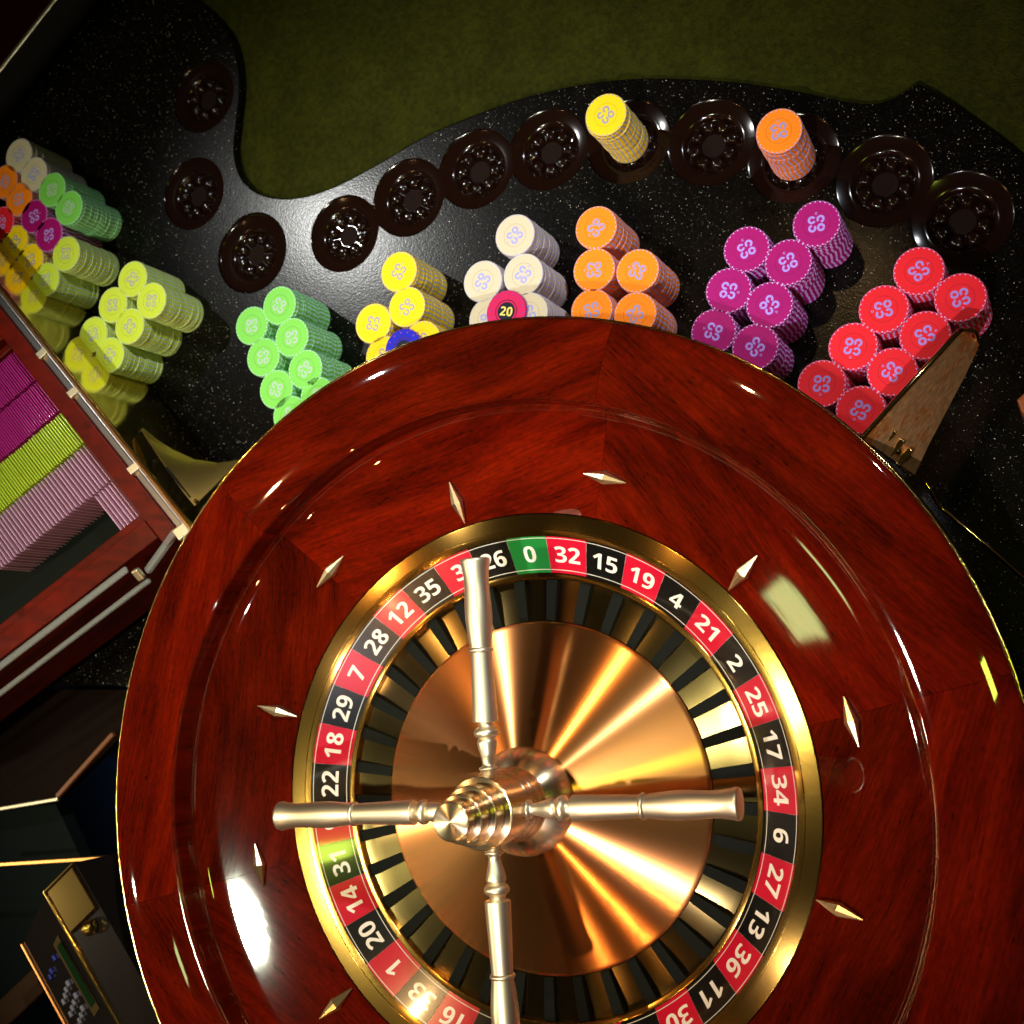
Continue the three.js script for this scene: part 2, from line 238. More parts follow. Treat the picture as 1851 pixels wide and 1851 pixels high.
const studGeo = (() => { const g = new THREE.CylinderGeometry(0.0005, 0.0058, 0.0195, 8, 1); g.translate(0, 0.00975, 0); const h = g.clone(); h.rotateX(Math.PI); const m = mergeGeometries([g, h]); m.rotateZ(Math.PI / 2); return toCreasedNormals(m, 0.2); })();
for (let k = 0; k < 12; k++) {
  const th = (15 + 30 * k) * Math.PI / 180, radial = k % 2 === 1, r = radial ? 0.2625 : 0.2765, y = 0.15 - 0.0592 + (r - 0.2424) * 0.3075;
  const s = part('deflector', studGeo, studBrass, bowl); s.position.set(r * Math.cos(th), y + 0.0032, -r * Math.sin(th));
  const out = V3(Math.cos(th) * 0.956, 0.294, -Math.sin(th) * 0.956), tan = V3(-Math.sin(th), 0, -Math.cos(th)), n = tan.clone().cross(out).normalize(); if (n.y < 0) n.negate();
  const ax = radial ? out : tan; s.quaternion.setFromRotationMatrix(new THREE.Matrix4().makeBasis(ax, n, ax.clone().cross(n)));
}

// ---------------------------------------------------------------- rotor: number ring, pockets, cone, turret
const rotor = thing('roulette_rotor', 'brass and copper roulette rotor with number ring and four armed turret', 'roulette rotor');
const ROT = V3(0, 0, 0); rotor.position.copy(ROT);
part('outer_ring', revolve([up([[0.2283, -0.0601], [0.2286, -0.0595], [0.2408, -0.0588], [0.2415, -0.0596]]), up([[0.2415, -0.0596], [0.2415, -0.07]])], 0, 360, 180), brassSpun, rotor);
part('inner_ring', revolve([up([[0.2224, -0.0626], [0.2227, -0.0612], [0.2276, -0.0598], [0.228, -0.0603]]), up([[0.2276, -0.0612], [0.2286, -0.0612]])], 0, 360, 180), brassSpun, rotor);
part('pocket_rim', revolve([up([[0.1862, -0.088], [0.1866, -0.0795], [0.1877, -0.0785], [0.1905, -0.0778], [0.1917, -0.0785]])], 0, 360, 160), brassSpun, rotor);
const order = [0, 32, 15, 19, 4, 21, 2, 25, 17, 34, 6, 27, 13, 36, 11, 30, 8, 23, 10, 5, 24, 16, 33, 1, 20, 14, 31, 9, 22, 18, 29, 7, 28, 12, 35, 3, 26], PITCH = 360 / 37, ZERO = 91.9;
const ringTex = canvasTex(2048, 1024, (c, w, h) => {   // atlas: 10 x 4 plates
  const cw = w / 10, ch = h / 4;
  order.forEach((n, i) => {
    const x = (i % 10) * cw, y = Math.floor(i / 10) * ch; c.save(); c.translate(x, y);
    c.fillStyle = n === 0 ? '#1d7a34' : i % 2 ? '#c3122f' : '#0b0c0b'; c.fillRect(0, 0, cw, ch);
    c.strokeStyle = '#d9d3c4'; c.lineWidth = 5; c.beginPath(); c.moveTo(0, ch * 0.06); c.lineTo(cw, ch * 0.06); c.moveTo(0, ch * 0.9); c.lineTo(cw, ch * 0.9); c.stroke(); c.lineWidth = 6; c.beginPath(); c.moveTo(0, ch * 0.06); c.lineTo(0, ch * 0.9); c.moveTo(cw, ch * 0.06); c.lineTo(cw, ch * 0.9); c.stroke();
    c.fillStyle = '#efe6d6'; c.font = 'bold 150px sans-serif'; c.textAlign = 'center'; c.textBaseline = 'middle'; c.translate(cw / 2, ch * 0.49); c.scale(0.86, 1); c.fillText(String(n), 0, 0); c.restore();
  });
});
ringTex.anisotropy = 8;
const plateMat = phys({ map: ringTex, roughness: 0.22, clearcoat: 0.7, clearcoatRoughness: 0.06 });
const floorBump = brushBump, pocketMat = phys({ color: C(0.19, 0.13, 0.045), metalness: 1, roughness: 0.18, anisotropy: 1, anisotropyRotation: Math.PI / 2 });
order.forEach((n, i) => {
  const mid = ZERO - i * PITCH, a0 = mid - PITCH / 2, a1 = mid + PITCH / 2, col = i % 10, row = Math.floor(i / 10);
  const uv = (r, th) => { let d = (th * 180 / Math.PI - a0) / PITCH, v = (r - 0.1918) / 0.0306; d = 0.01 + 0.98 * Math.max(0, Math.min(1, d)); v = 0.01 + 0.98 * Math.max(0, Math.min(1, v)); return [(col + 1 - d) / 10, 1 - (row + 1 - v) / 4]; };
  part('number_plate', sectorBlock(up([[0.1919, -0.083], [0.1919, -0.0792], [0.2223, -0.0618], [0.2223, -0.066]]).reverse(), a0 + 0.04, a1 - 0.04, 6, uv), plateMat, rotor, n === 0 ? 'green zero plate' : (i % 2 ? 'red' : 'black') + ' plate with white number ' + n);
  part('pocket_floor', revolve([up([[0.1502, -0.0845], [0.168, -0.0862], [0.18, -0.087], [0.1864, -0.0862]])], a0 + 1.2, a1 - 1.2, 6), pocketMat, rotor);
  const f0 = a1 - 1.55, f1 = a1 + 1.55;
  part('pocket_divider', sectorBlock(up([[0.1504, -0.089], [0.1504, -0.0822], [0.1535, -0.0812], [0.183, -0.0802], [0.1862, -0.081], [0.1862, -0.089]]).reverse(), f0, f1, 3), blackSatin, rotor);
});
part('pocket_bed', revolve([up([[0.148, -0.0895], [0.19, -0.0895]])], 0, 360, 96), blackSatin, rotor);
part('cone', revolve([up([[0.04, -0.0424], [0.06, -0.0492], [0.09, -0.0598], [0.12, -0.0704], [0.1462, -0.0796], [0.1488, -0.0808], [0.1496, -0.0822]]), up([[0.1496, -0.0822], [0.1496, -0.089]])], 0, 360, 200), copperSpun, rotor);
const turret = part('turret', revolve([up([[0.0445, -0.0425], [0.0447, -0.039], [0.0437, -0.034], [0.0405, -0.0275], [0.0355, -0.022], [0.0302, -0.0185]].reverse())], 0, 360, 96), brassTurned, rotor);
const tier = (nm, pcs) => part(nm, revolve(pcs.map(p => up(p)), 0, 360, 96), brassTurned, turret);
// profiles of the turned shaft run downwards and outwards
tier('neck', [[[0.0262, 0.0205], [0.0262, 0.006]], [[0.0262, 0.006], [0.0275, 0.005], [0.0275, -0.003]], [[0.0275, -0.003], [0.0288, -0.004], [0.0288, -0.012], [0.0302, -0.0135], [0.0302, -0.0185]]]);
tier('collar', [[[0.0205, 0.0445], [0.027, 0.0445], [0.028, 0.0435]], [[0.028, 0.0435], [0.028, 0.022], [0.0272, 0.0205], [0.0262, 0.0205]]]);
tier('shoulder', [[[0.017, 0.062], [0.0218, 0.062], [0.0228, 0.061]], [[0.0228, 0.061], [0.0228, 0.0475], [0.0212, 0.0445]]]);
tier('shoulder', [[[0.0135, 0.0785], [0.0175, 0.0785], [0.0185, 0.0775]], [[0.0185, 0.0775], [0.0185, 0.065], [0.017, 0.062]]]);
tier('cap', [[[0.0002, 0.0936], [0.006, 0.0936], [0.0128, 0.0934], [0.0146, 0.0922]], [[0.0146, 0.0922], [0.0149, 0.091], [0.0149, 0.0815], [0.0135, 0.0785]]]);
const lat = (p, n = 28) => { const g = new THREE.LatheGeometry(p.map(([s, r]) => new THREE.Vector2(r * 1.3, s)), n); g.rotateZ(-Math.PI / 2); return g; };
const spokeGeo = {
  shank: lat([[0.026, 0.0042], [0.0305, 0.0042], [0.0312, 0.0058], [0.0332, 0.0058], [0.034, 0.0042], [0.036, 0.0036], [0.041, 0.0042], [0.047, 0.0054], [0.0525, 0.0062], [0.0548, 0.0056], [0.056, 0.0048]]),
  ball: lat([[0.056, 0.0046], [0.0566, 0.0062], [0.0585, 0.0074], [0.0605, 0.0078], [0.0625, 0.0073], [0.064, 0.006], [0.0652, 0.0048], [0.0685, 0.0046]]),
  handle: lat([[0.0685, 0.0001], [0.0685, 0.0072], [0.0692, 0.0078], [0.08, 0.0076], [0.1, 0.0071], [0.1232, 0.0065]]),
  band: lat([[0.1232, 0.0063], [0.1238, 0.0074], [0.1252, 0.0078], [0.1266, 0.0074], [0.1272, 0.0064]]),
  grip: lat([[0.1272, 0.0066], [0.138, 0.0076], [0.15, 0.0084], [0.162, 0.0083], [0.175, 0.0077], [0.184, 0.0078], [0.192, 0.0086], [0.1965, 0.0094], [0.1985, 0.009], [0.1988, 0.0078], [0.1988, 0.0001]]),
};
for (let k = 0; k < 4; k++) {
  const s = part('spoke', spokeGeo.shank, brassPale, rotor); s.position.set(0, 0.172, 0); s.rotation.y = (4.4 + 90 * k) * Math.PI / 180;
  for (const nm of ['ball', 'handle', 'band', 'grip']) part(nm, spokeGeo[nm], brassPale, s);
}

// ---------------------------------------------------------------- chips
const CHR = 0.0198, CHT = 0.0033, NCH = 19, TOPY = 0.064;
const chipGeo = (() => {
  const side = revolve([[[CHR - 0.0006, 0], [CHR, 0.0006], [CHR, CHT - 0.0006], [CHR - 0.0006, CHT]].reverse()], 0, 360, 36, (r, th, s) => [th / (2 * Math.PI), Math.min(1, s / 0.0041)]);
  const cap = y => { const g = new THREE.CircleGeometry(CHR - 0.0006, 36); g.rotateX(-Math.PI / 2); g.translate(0, y, 0); return g; };
  const bot = cap(0); for (let i = 0, ix = bot.index; i < ix.count; i += 3) { const t = ix.getX(i); ix.setX(i, ix.getX(i + 1)); ix.setX(i + 1, t); }
  return mergeGeometries([side, mergeGeometries([cap(CHT), bot])], true);
})();
function chipMaterials(face, print, spot, kind) {
  const top = canvasTex(256, 256, (c, w) => {
    c.fillStyle = face; c.fillRect(0, 0, w, w); c.translate(w / 2, w / 2); const R = w / 2;
    const sc = rng(face.charCodeAt(1) * 31 + face.charCodeAt(3)); for (let i = 0; i < 260; i++) { const a = sc() * 6.28, d = Math.sqrt(sc()) * R; c.fillStyle = sc() < 0.5 ? 'rgba(0,0,0,0.07)' : 'rgba(255,255,255,0.08)'; c.fillRect(Math.cos(a) * d, Math.sin(a) * d, 1 + sc() * 7, 1 + sc() * 1.5); }
    if (kind === 'spots') { c.fillStyle = spot; for (let i = 0; i < 28; i++) { c.save(); c.rotate(i / 28 * 2 * Math.PI); c.fillRect(R * 0.94, -R * 0.035, R * 0.07, R * 0.07); c.restore(); } }
    if (kind === 'value') {
      c.fillStyle = spot; for (let i = 0; i < 14; i++) { c.save(); c.rotate(i / 14 * 2 * Math.PI); c.fillRect(R * 0.82, -R * 0.03, R * 0.06, R * 0.06); c.restore(); }
      c.fillStyle = '#5a0b2c'; c.beginPath(); c.arc(0, 0, R * 0.57, 0, 7); c.fill(); c.fillStyle = face; c.beginPath(); c.arc(0, 0, R * 0.53, 0, 7); c.fill();
      c.fillStyle = '#10162e'; c.beginPath(); c.arc(0, 0, R * 0.45, 0, 7); c.fill(); c.fillStyle = '#f2dc74'; c.font = 'bold ' + Math.round(R * 0.62) + 'px sans-serif'; c.textAlign = 'center'; c.textBaseline = 'middle'; c.fillText(print, 0, 0); return;
    }
    c.strokeStyle = 'rgba(20,10,20,0.75)'; c.lineWidth = 2; c.setLineDash([5, 5]); c.beginPath(); c.arc(0, 0, R * 0.56, 0, 7); c.stroke(); c.setLineDash([]);
    c.strokeStyle = print; c.lineWidth = R * 0.1; c.lineCap = 'butt';
    for (const [sx, sy, g] of [[-1, -1, 0.2], [1, -1, 2.2], [1, 1, 0], [-1, 1, 5.3]]) { c.beginPath(); c.arc(sx * R * 0.185, sy * R * 0.185, R * 0.125, g + 0.25, g + (g ? 5.6 : 6.4)); c.stroke(); }
    c.lineWidth = R * 0.03; c.beginPath(); c.arc(R * 0.02, -R * 0.46, R * 0.045, 0.6, 5.8); c.stroke();
  });
  const edge = canvasTex(512, 32, (c, w, h) => { c.fillStyle = face; c.fillRect(0, 0, w, h); c.fillStyle = spot; for (let i = 0; i < 28; i++) c.fillRect((i + 0.25) * w / 28, 0, w / 28 * 0.42, h); });
  return [phys({ map: edge, roughness: 0.6, specularIntensity: 0.4 }), phys({ map: top, roughness: 0.6, specularIntensity: 0.4 })];
}
const KIND = {
  red: chipMaterials('#ea1f2e', '#a98be0', '#d8a8e8', 'spots'), purple: chipMaterials('#a3066c', '#ab92ee', '#cfb4f4', 'spots'), orange: chipMaterials('#fd8410', '#9a8fc4', '#b9a6d8', 'spots'),
  white: chipMaterials('#cdbfa4', '#9c9ddb', '#b4b8e6', 'spots'), yellow: chipMaterials('#f8cf10', '#9c9aa8', '#a8a8bc', 'spots'), green: chipMaterials('#78c952', '#a9bcb4', '#b4e0d4', 'spots'),
  lime: chipMaterials('#cfe040', '#b3b0a8', '#c8d8c8', 'spots'), magenta: chipMaterials('#d41a5e', '20', '#7a3fc0', 'value'), blue: chipMaterials('#1a22c4', '5', '#c04a9a', 'value'),
};
// [pixel of the top chip's centre, whether the stack's side shows]
const G = [
  ['red', 'red chips beside the right brass guard', [[1661, 489], [1736, 538, 1], [1598, 558], [1671, 606], [1542, 626], [1613, 673], [1486, 693], [1556, 741]]],
  ['purple', 'purple chips behind the wheel', [[1475, 405, 1], [1350, 450], [1424, 475, 1], [1316, 525], [1391, 551], [1289, 600], [1365, 627]]],
  ['orange', 'orange chips behind the wheel', [[1078, 411, 1], [1073, 487], [1152, 489], [1070, 561], [1148, 567]]],
  ['white', 'white chips behind the wheel', [[930, 425], [872, 508], [945, 497], [882, 575], [955, 566]]],
  ['yellow', 'yellow chips behind the wheel', [[721, 491], [735, 555], [675, 585], [763, 617], [693, 644]]],
  ['green', 'green chips behind the wheel', [[505, 552], [455, 588], [527, 610], [476, 645], [551, 668], [499, 703], [573, 717], [524, 751]]],
  ['lime', 'lime chips beside the brass tray side', [[239, 505, 1], [204, 551], [273, 543, 1], [169, 604], [234, 589, 1], [198, 642, 1]]],
  ['lime', 'lime chips in the far left block', [[119, 459, 1], [82, 505, 1]]],
  ['yellow', 'yellow chips in the far left block', [[27, 437], [55, 470], [-3, 483]]],
  ['white', 'white chips in the far left block', [[34, 281, 1], [61, 314, 1]]],
  ['green', 'green chips in the far left block', [[94, 343, 1], [124, 376, 1]]],
  ['orange', 'orange chips in the far left block', [[8, 328], [34, 360]]],
  ['purple', 'purple chips in the far left block', [[61, 391], [88, 424]]],
  ['red', 'red chips in the far left block', [[2, 403]]],
  ['yellow', 'lone yellow chip stack in a cup', [[1095, 203, 2]]],
  ['orange', 'lone orange chip stack in a cup', [[1412, 225, 2]]],
];
const cr = rng(11), rest = {};
function chip(kind, p, ang, label, group) { const m = single(kind + '_chip', chipGeo, KIND[kind], label, 'gaming chip', group); m.position.copy(p); m.rotation.y = ang; return m; }
for (const [kind, group, list] of G) for (const [px, py, show] of list) {
  const inCup = show === 2, n = inCup ? 20 : NCH, base = inCup ? -0.0042 : 0.0002, top = base + n * CHT + 0.0006 * 0, c = inCup ? cups[kind === 'yellow' ? 5 : 7].clone() : at(px, py, top);
  const lean = inCup ? at(px, py, top).sub(c).multiplyScalar(0.18) : V3(0, 0, 0), dj = cr() * 6.28; let ang = cr() * 6.28, wob = 0;
  const alone = group.startsWith('lone');
  for (let k = 0; k < n; k++) {
    const topmost = k === n - 1; wob += (cr() - 0.5) * 0.1; ang += 0.02 * Math.sin(k * 0.9 + dj) + (cr() - 0.5) * 0.06;
    const amp = inCup ? 0.0012 : 0.0008, p = V3(c.x + lean.x * k / n + (cr() - 0.5) * amp, base + k * CHT, c.z + lean.z * k / n + (cr() - 0.5) * amp);
    if (topmost || show) chip(kind, p, topmost ? cr() * 6.28 : ang, (topmost ? 'topmost ' : '') + (alone ? kind + ' chip in the lone stack standing in a cup' : kind + (topmost ? ' chip on a stack among the ' : ' chip lower in a stack among the ') + group), group + (topmost ? ', top chips' : ', stacked below'));
    else { const q = new THREE.Matrix4().makeRotationY(ang); q.setPosition(p); (rest[kind] ??= []).push(q); }
  }
}
{ const g = thing('stacked_chips', 'many coloured chips making up the lower part of the hidden stack sides', 'gaming chips'); g.userData.kind = 'stuff';
  for (const k in rest) { const im = new THREE.InstancedMesh(chipGeo, KIND[k], rest[k].length); im.name = k + '_chips'; rest[k].forEach((m, i) => im.setMatrixAt(i, m)); im.castShadow = im.receiveShadow = true; g.add(im); } }
{ const y = 0.0002 + NCH * CHT + 0.0002; chip('magenta', at(915, 563, y + CHT).setY(y), -0.2, 'magenta value chip reading 20 lying across the white stacks'); chip('blue', at(729, 631, y + CHT).setY(y), 0.4, 'royal blue value chip lying across the yellow stacks'); }

// ---------------------------------------------------------------- brass guards fixed to the wheel
{
  const g = thing('brass_guard', 'worn tapering brass guard blade beside the red chips', 'guard');
  const A = [at(1558, 792, 0.138), at(1600, 745, 0.134), at(1650, 690, 0.128), at(1700, 636, 0.118), at(1728, 605, 0.11), at(1738, 597, 0.105)], B = [at(1652, 858, 0.098), at(1676, 806, 0.096), at(1706, 748, 0.094), at(1742, 680, 0.092), at(1763, 636, 0.09), at(1769, 619, 0.09)];
  part('blade', sheet(A, B, 0.0022, 6, 8), brassWorn, g);
  part('rolled_edge', tube(A, 0.0022, 30, 8), brassPolished, g);
  part('end_lip', tube([A[5], A[5].clone().lerp(B[5], 0.5).add(V3(0.003, 0.003, -0.003)), B[5]], 0.0018, 14, 8), brassPolished, g);
  const h0 = at(1590, 795, 0.12), h1 = at(1640, 850, 0.1); part('hinge_bar', beam(h0, h1, 0.006, 0.006, 0.001), brassPolished, g);
  for (const t of [0.15, 0.45, 0.75]) { const q = h0.clone().lerp(h1, t); part('knuckle', beam(q.clone().add(V3(-0.002, 0.004, 0.002)), q.clone().add(V3(0.009, 0.004, -0.009)), 0.005, 0.006, 0.001), brassPolished, g); }
  part('screw', new THREE.SphereGeometry(0.003, 14, 10).translate(...h0.clone().lerp(h1, 0.55).add(V3(0.003, 0.006, -0.003)).toArray()), brassPolished, g);
}
{
  const g = thing('brass_guard', 'flaring polished brass guard between the tray and the wheel', 'guard');
  const A = [at(352, 915, 0.138), at(330, 888, 0.137), at(305, 852, 0.132), at(285, 822, 0.124), at(268, 795, 0.114), at(256, 776, 0.104)], B = [at(436, 832, 0.112), at(396, 838, 0.112), at(352, 832, 0.11), at(312, 814, 0.106), at(280, 794, 0.102), at(258, 776, 0.1)];
  part('blade', sheet(A, B, 0.002, 6, 8), std({ color: C(0.9, 0.66, 0.2), metalness: 1, roughness: 0.32 }), g);
  part('rolled_edge', tube(B, 0.0014, 30, 8), brassPolished, g);
  part('slot', beam(at(300, 845, 0.134), at(345, 900, 0.137), 0.002, 0.002, 0.0006), blackSatin, g);
  part('screw', new THREE.SphereGeometry(0.0024, 12, 8).translate(...at(354, 906, 0.14).toArray()), brassPolished, g);
}

// ---------------------------------------------------------------- plaque tray
const TY = 0.135, O = at(345, 947, TY), E1 = V3(Math.cos(134.5 * Math.PI / 180), 0, -Math.sin(134.5 * Math.PI / 180)), E2 = V3(Math.cos(-149.3 * Math.PI / 180), 0, -Math.sin(-149.3 * Math.PI / 180));
const B3 = (a, b, y = 0) => O.clone().addScaledVector(E1, a).addScaledVector(E2, b).setY(y);
const slab = (a0, a1, b0, b1, y0, y1, bev = 0.0012) => prism([B3(a0, b0), B3(a1, b0), B3(a1, b1), B3(a0, b1)], y0, y1, bev);
{
  const t = thing('plaque_tray', 'mahogany plaque tray with steel and brass side holding coloured plaques', 'plaque tray');
  part('side_wall', slab(-0.0, 0.62, 0.019, 0.0385, 0.012, TY - 0.004), woodTray, t);
  part('front_wall', slab(0.012, 0.036, 0.0388, 0.6, 0.012, TY - 0.003), woodTray, t);
  part('front_ledge', slab(0.0365, 0.048, 0.0388, 0.6, 0.012, TY - 0.01), woodTray, t);
  part('divider', slab(0.305, 0.313, 0.0388, 0.6, 0.05, TY - 0.012), woodTray, t);
  part('divider', slab(0.322, 0.33, 0.0388, 0.6, 0.05, TY - 0.012), woodTray, t);
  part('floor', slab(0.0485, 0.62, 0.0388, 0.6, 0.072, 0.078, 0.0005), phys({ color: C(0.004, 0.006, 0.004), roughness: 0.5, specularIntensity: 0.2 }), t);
  part('brass_side', slab(-0.004, 0.64, 0.0, 0.0022, 0.006, TY - 0.002, 0.0006), brassMirror, t);
  part('copper_edge', slab(-0.004, 0.62, 0.0024, 0.0052, 0.06, TY + 0.001, 0.001), std({ color: C(0.7, 0.36, 0.16), metalness: 1, roughness: 0.3 }), t);
  const rail = part('steel_rail', slab(-0.002, 0.62, 0.0054, 0.0188, 0.02, TY - 0.0065, 0.002), steel, t);
  part('rail_ridge', beam(B3(-0.002, 0.0085, TY - 0.005), B3(0.62, 0.0085, TY - 0.005), 0.004, 0.004, 0.0018), steel, rail);
  for (const a of [0.085, 0.2, 0.262]) part('hinge', slab(a, a + 0.009, 0.0048, 0.0188, TY - 0.008, TY - 0.0015, 0.001), brassPale, rail);
  part('corner_bracket', slab(-0.008, 0.006, 0.004, 0.02, 0.1, TY + 0.003, 0.002), brassPale, t);
  const lid = part('clear_lid_arm', beam(B3(0.004, 0.02, TY - 0.002), B3(-0.006, 0.075, TY - 0.012), 0.007, 0.006, 0.0015), acrylic, t);
  part('clear_bar', beam(B3(0.004, 0.085, TY - 0.001), B3(0.004, 0.55, TY - 0.001), 0.007, 0.004, 0.0015), acrylic, lid);
  part('clear_bar', beam(B3(-0.014, 0.08, TY - 0.014), B3(-0.014, 0.55, TY - 0.014), 0.005, 0.005, 0.0015), acrylic, lid);
  part('clip', beam(B3(-0.002, 0.078, TY), B3(-0.012, 0.082, TY - 0.008), 0.008, 0.006, 0.0015), brassPale, lid);
}
const plaqueMat = { magenta: phys({ color: C(0.42, 0.02, 0.2), roughness: 0.16, clearcoat: 0.8, clearcoatRoughness: 0.05 }), lime: phys({ color: C(0.46, 0.58, 0.04), roughness: 0.18, clearcoat: 0.8, clearcoatRoughness: 0.05 }), pink: phys({ color: C(0.66, 0.38, 0.52), roughness: 0.16, clearcoat: 0.9, clearcoatRoughness: 0.05 }) };
const pr = rng(21);
function plaqueRow(a0, len, b0, count, pitch, th, kind, label, group) {
  const geo = new RoundedBoxGeometry(th, 0.044, len, 3, th * 0.46); const ang = Math.atan2(E1.x, E1.z);
  for (let i = 0; i < count; i++) {
    const p = B3(a0 + len / 2 + (pr() - 0.5) * 0.0014, b0 + i * pitch + (pr() - 0.5) * pitch * 0.1, TY - 0.013 - 0.022 + (pr() - 0.5) * 0.0008);
    const m = single(kind + '_plaque', geo, plaqueMat[kind], label, 'plaque', group); m.position.copy(p); m.rotation.y = ang + (pr() - 0.5) * 0.012;
  }
}
plaqueRow(0.0495, 0.05, 0.0415, 7, 0.0049, 0.0012, 'pink', 'pink edged plaque in the short stack by the tray corner', 'short stack of pink plaques');
plaqueRow(0.102, 0.052, 0.0415, 36, 0.0049, 0.0012, 'pink', 'pink edged plaque in the long row next to lime plaques', 'long row of pink plaques');
plaqueRow(0.1565, 0.046, 0.0415, 42, 0.0034, 0.0018, 'lime', 'lime green plaque standing in the tray row', 'row of lime plaques');
plaqueRow(0.206, 0.046, 0.0415, 40, 0.003, 0.0016, 'magenta', 'magenta plaque in the row next to lime plaques', 'inner row of magenta plaques');
plaqueRow(0.2555, 0.046, 0.0415, 32, 0.003, 0.0016, 'magenta', 'magenta plaque in the row next to the wooden divider', 'outer row of magenta plaques');

// ---------------------------------------------------------------- table edge, rail and what lies beyond
{
  const t = thing('armrest_rail', 'black padded table armrest with a bright brass tube', 'armrest');
  const L = (x0, y0, x1, y1, y) => { const a = at(x0, y0, y), b = at(x1, y1, y), d = b.clone().sub(a); return [a.clone().addScaledVector(d, -1.5), b.clone().addScaledVector(d, 2.5)]; };
  const [a, b] = L(104, 0, 0, 132, 0.035); part('brass_tube', tube([a, a.clone().lerp(b, 0.5), b], 0.0045, 24, 16), brassPale, t);
  const [c, d] = L(138, 0, 0, 178, 0.02); part('padding', tube([c, c.clone().lerp(d, 0.5), d], 0.019, 24, 20), phys({ color: C(0.01, 0.008, 0.01), roughness: 0.4, specularIntensity: 0.4, bumpMap: feltBump, bumpScale: 0.0006 }), t);
  const [e, f] = L(150, 8, 0, 208, 0.004); part('trim', tube([e, e.clone().lerp(f, 0.5), f], 0.004, 24, 10), blackGloss, t);
}
structure('red_carpet', prism([W(-3, -3), W(0.05, -3), W(-0.1, -1.3), W(-1.3, 0.1), W(-3, 0.1)], -0.72, -0.7, 0.001), std({ color: C(0.16, 0.004, 0.006), roughness: 1, bumpMap: feltBump, bumpScale: 0.002 }));
structure('blue_carpet', prism([W(-3, 0.12), W(-1.2, -0.1), W(0.6, 0.0), W(0.6, 2), W(-3, 2)], -0.52, -0.5, 0.001), std({ color: C(0.002, 0.02, 0.09), roughness: 1, bumpMap: feltBump, bumpScale: 0.002 }));
const poly = (list, y) => list.map(([x, z]) => at(x, z, y));
{
  const t = thing('side_flap', 'dark brown table flap with a brass lower edge beside the bowl', 'table flap');
  part('panel', prism(poly([[-60, 1246], [230, 1246], [230, 1320], [104, 1444], [0, 1462], [-60, 1472]], -0.03), -0.042, -0.03, 0.001), phys({ color: C(0.007, 0.003, 0.0015), roughness: 0.6, specularIntensity: 0.08 }), t);
  part('wooden_edge', beam(at(206, 1326, -0.026), at(104, 1440, -0.026), 0.006, 0.006, 0.0015), phys({ color: C(0.16, 0.05, 0.012), roughness: 0.4 }), t);
  part('brass_trim', beam(at(106, 1444, -0.026), at(-60, 1472, -0.026), 0.005, 0.005, 0.0015), brassPale, t);
}
{
  const t = thing('wheel_bracket', 'brass strip with a square holed bracket holding the bowl', 'bracket');
  part('strip', beam(at(-60, 1566, 0.03), at(215, 1549, 0.03), 0.005, 0.005, 0.0012), std({ color: C(0.6, 0.32, 0.1), metalness: 1, roughness: 0.35 }), t);
  const h = [[184, 1566], [215, 1566], [215, 1592], [190, 1592], [182, 1584]];
  part('plate', prism(poly([[145, 1556], [240, 1552], [240, 1606], [196, 1610], [180, 1598]], 0.03), 0.022, 0.028, 0.001, [poly(h, 0.03)]), std({ color: C(0.6, 0.32, 0.1), metalness: 1, roughness: 0.35 }), t);
  part('bolt', new THREE.SphereGeometry(0.006, 16, 12).translate(...at(194, 1574, 0.02).toArray()), steel, t);
}
structure('dark_side_shelf', prism(poly([[-80, 1476], [100, 1452], [150, 1560], [130, 1610], [60, 1760], [-80, 1880]], -0.06), -0.08, -0.06, 0.001), phys({ color: C(0.004, 0.007, 0.006), roughness: 0.7, specularIntensity: 0.15 }));
single('brown_baton', beam(at(-20, 1860, -0.05), at(75, 1770, -0.05), 0.03, 0.012, 0.002), phys({ color: C(0.05, 0.02, 0.007), roughness: 0.6, specularIntensity: 0.2 }), 'dull brown wooden baton behind the keypad terminal', 'baton');

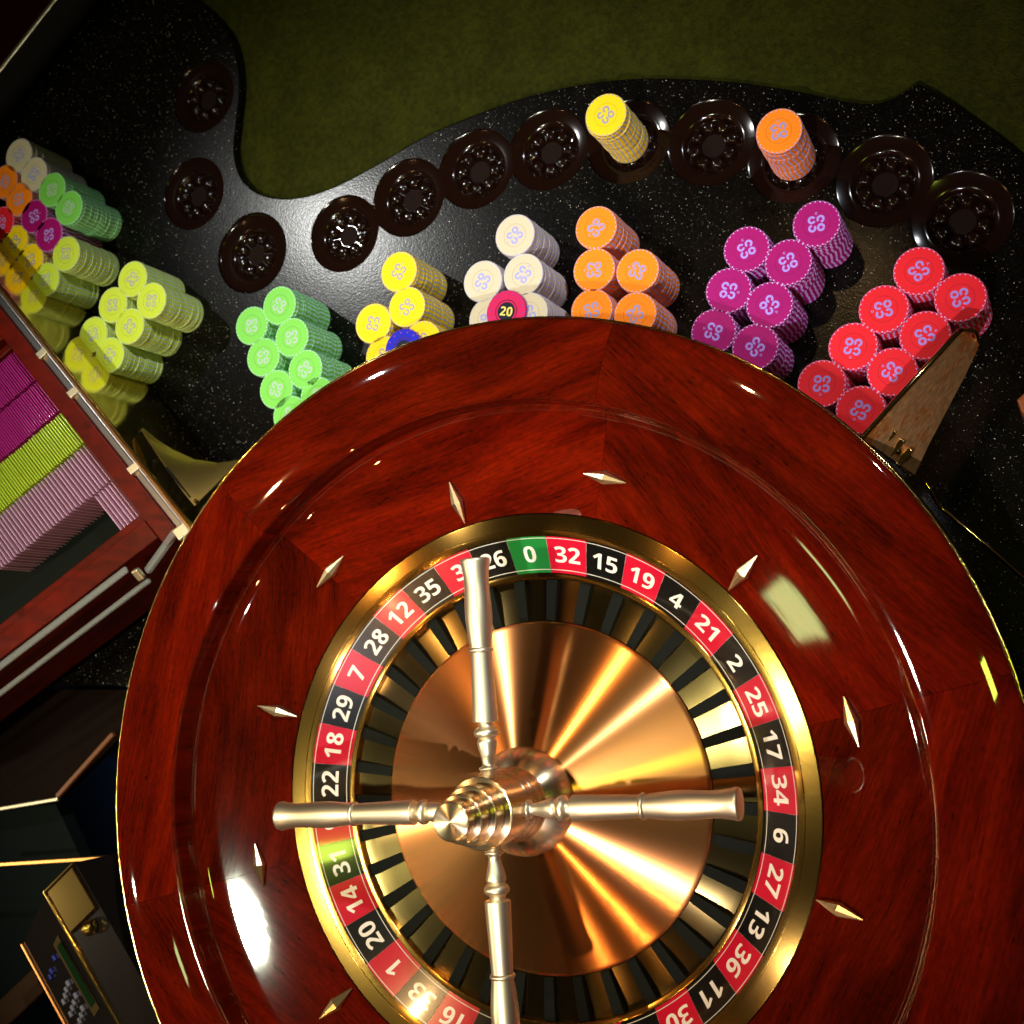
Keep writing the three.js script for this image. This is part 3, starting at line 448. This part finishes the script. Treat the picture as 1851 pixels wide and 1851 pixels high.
// keypad terminal
{
  const t = thing('keypad_terminal', 'dark keypad terminal with brass edging and green display beside the bowl', 'terminal');
  const P0 = at(84, 1611, 0.1), P1 = at(222, 1858, 0.1), D = P1.clone().sub(P0).normalize(), N = V3(0, 1, 0).cross(D).normalize(); if (N.x > 0) N.negate();   // N points to the keypad side
  const Q = (s, n, y) => P0.clone().addScaledVector(D, s).addScaledVector(N, n).setY(y);
  const L = 0.24, top = 0.1, wid = -0.047;
  const quad = (a, b, c, d) => { const g = new THREE.BufferGeometry().setFromPoints([a, b, c, a, c, d]); g.computeVertexNormals(); g.setAttribute('uv', new THREE.Float32BufferAttribute([0, 0, 1, 0, 1, 1, 0, 0, 1, 1, 0, 1], 2)); return g; };
  const fn = 0.11, fy = 0.045;                                  // foot of the sloping keypad face
  const body = mergeGeometries([quad(Q(0, 0, top), Q(0, wid, top), Q(L, wid, top), Q(L, 0, top)), quad(Q(0, 0, top), Q(L, 0, top), Q(L, fn, fy), Q(0, fn, fy)), quad(Q(0, wid, top), Q(0, wid, -0.05), Q(L, wid, -0.05), Q(L, wid, top)), quad(Q(0, fn, fy), Q(L, fn, fy), Q(L, fn, -0.05), Q(0, fn, -0.05)), quad(Q(0, wid, top), Q(0, 0, top), Q(0, fn, fy), Q(0, wid, fy)), quad(Q(0, wid, fy), Q(0, fn, fy), Q(0, fn, -0.05), Q(0, wid, -0.05))]);
  part('case', body, blackGloss, t);
  part('brass_cap', prism([Q(0.002, -0.003), Q(0.002, wid + 0.002), Q(0.052, wid + 0.002), Q(0.052, -0.003)], top, top + 0.004, 0.0015), brassPolished, t);
  part('brass_edge', beam(Q(-0.002, 0.001, top + 0.001), Q(L, 0.001, top + 0.001), 0.0035, 0.0035, 0.001), brassPolished, t);
  part('brass_edge', beam(Q(-0.002, fn, fy + 0.001), Q(L, fn, fy + 0.001), 0.003, 0.003, 0.001), std({ color: C(0.6, 0.25, 0.08), metalness: 1, roughness: 0.3 }), t);
  part('brass_edge', beam(Q(0, 0.001, top + 0.002), Q(0, wid, top + 0.002), 0.003, 0.003, 0.001), brassPolished, t);
  part('knob', new THREE.SphereGeometry(0.008, 20, 14).translate(...Q(0.062, wid * 0.6, top + 0.006).toArray()), brassPolished, t);
  const fnorm = Q(1, 0, top).sub(Q(0, 0, top)).cross(Q(0, fn, fy).sub(Q(0, 0, top))).normalize(); if (fnorm.y < 0) fnorm.negate();
  const onFace = (px, py, o = 0.001) => { const d = FWD.clone().addScaledVector(RIGHT, (px - HALF) / FPX).addScaledVector(UPN, -(py - HALF) / FPX), p0 = Q(0, 0, top).addScaledVector(fnorm, o); return EYE.clone().addScaledVector(d, p0.sub(EYE).dot(fnorm) / d.dot(fnorm)); };
  const dsp = part('display_frame', quad(onFace(96, 1708), onFace(104, 1690), onFace(180, 1822), onFace(170, 1838)), std({ color: C(0.12, 0.08, 0.03), roughness: 0.4, metalness: 0.6 }), t);
  part('display', quad(onFace(103, 1712, 0.002), onFace(109, 1702, 0.002), onFace(171, 1812, 0.002), onFace(164, 1822, 0.002)), phys({ color: C(0.005, 0.024, 0.007), roughness: 0.15 }), dsp);
  const keyMat = std({ color: C(0.16, 0.16, 0.22), roughness: 0.5 }), keyGeo = new RoundedBoxGeometry(0.0048, 0.003, 0.0062, 2, 0.0008), face = new THREE.Matrix4().makeBasis(D.clone().cross(fnorm).normalize().negate(), fnorm, D);
  for (const [px, py] of [[123, 1778], [120, 1789], [118, 1800], [115, 1811], [137, 1800], [134, 1812], [131, 1822], [128, 1833], [149, 1823], [147, 1835], [144, 1845], [141, 1856]]) { const k = part('key', keyGeo, keyMat, t); k.position.copy(onFace(px, py, 0.0016)); k.quaternion.setFromRotationMatrix(face); }
  const blueKey = std({ color: C(0.006, 0.015, 0.2), roughness: 0.4 });
  for (const [px, py] of [[98, 1732], [93, 1756], [91, 1766]]) { const k = part('key', keyGeo, blueKey, t, 'small blue key'); k.position.copy(onFace(px, py, 0.0016)); k.quaternion.setFromRotationMatrix(face); }
}
// small wooden corner at the far right and brass trim along the plate
single('wooden_corner', prism(poly([[1838, 722], [1862, 700], [1900, 740], [1870, 770], [1845, 742]], 0.03), 0.0, 0.03, 0.002), phys({ color: C(0.3, 0.08, 0.02), roughness: 0.4 }), 'small reddish wooden corner on the speckled plate', 'block');
{
  const t = thing('brass_trim_strip', 'thin brass trim running from the bowl along the plate edge', 'trim');
  part('strip', tube([at(1672, 872, 0.014), at(1686, 892, 0.012), at(1696, 912, 0.006), at(1720, 934, 0.004), at(1790, 992, 0.004), at(1900, 1088, 0.004)], 0.0016, 40, 8), brassPolished, t);
}
renderer.render(scene, camera);
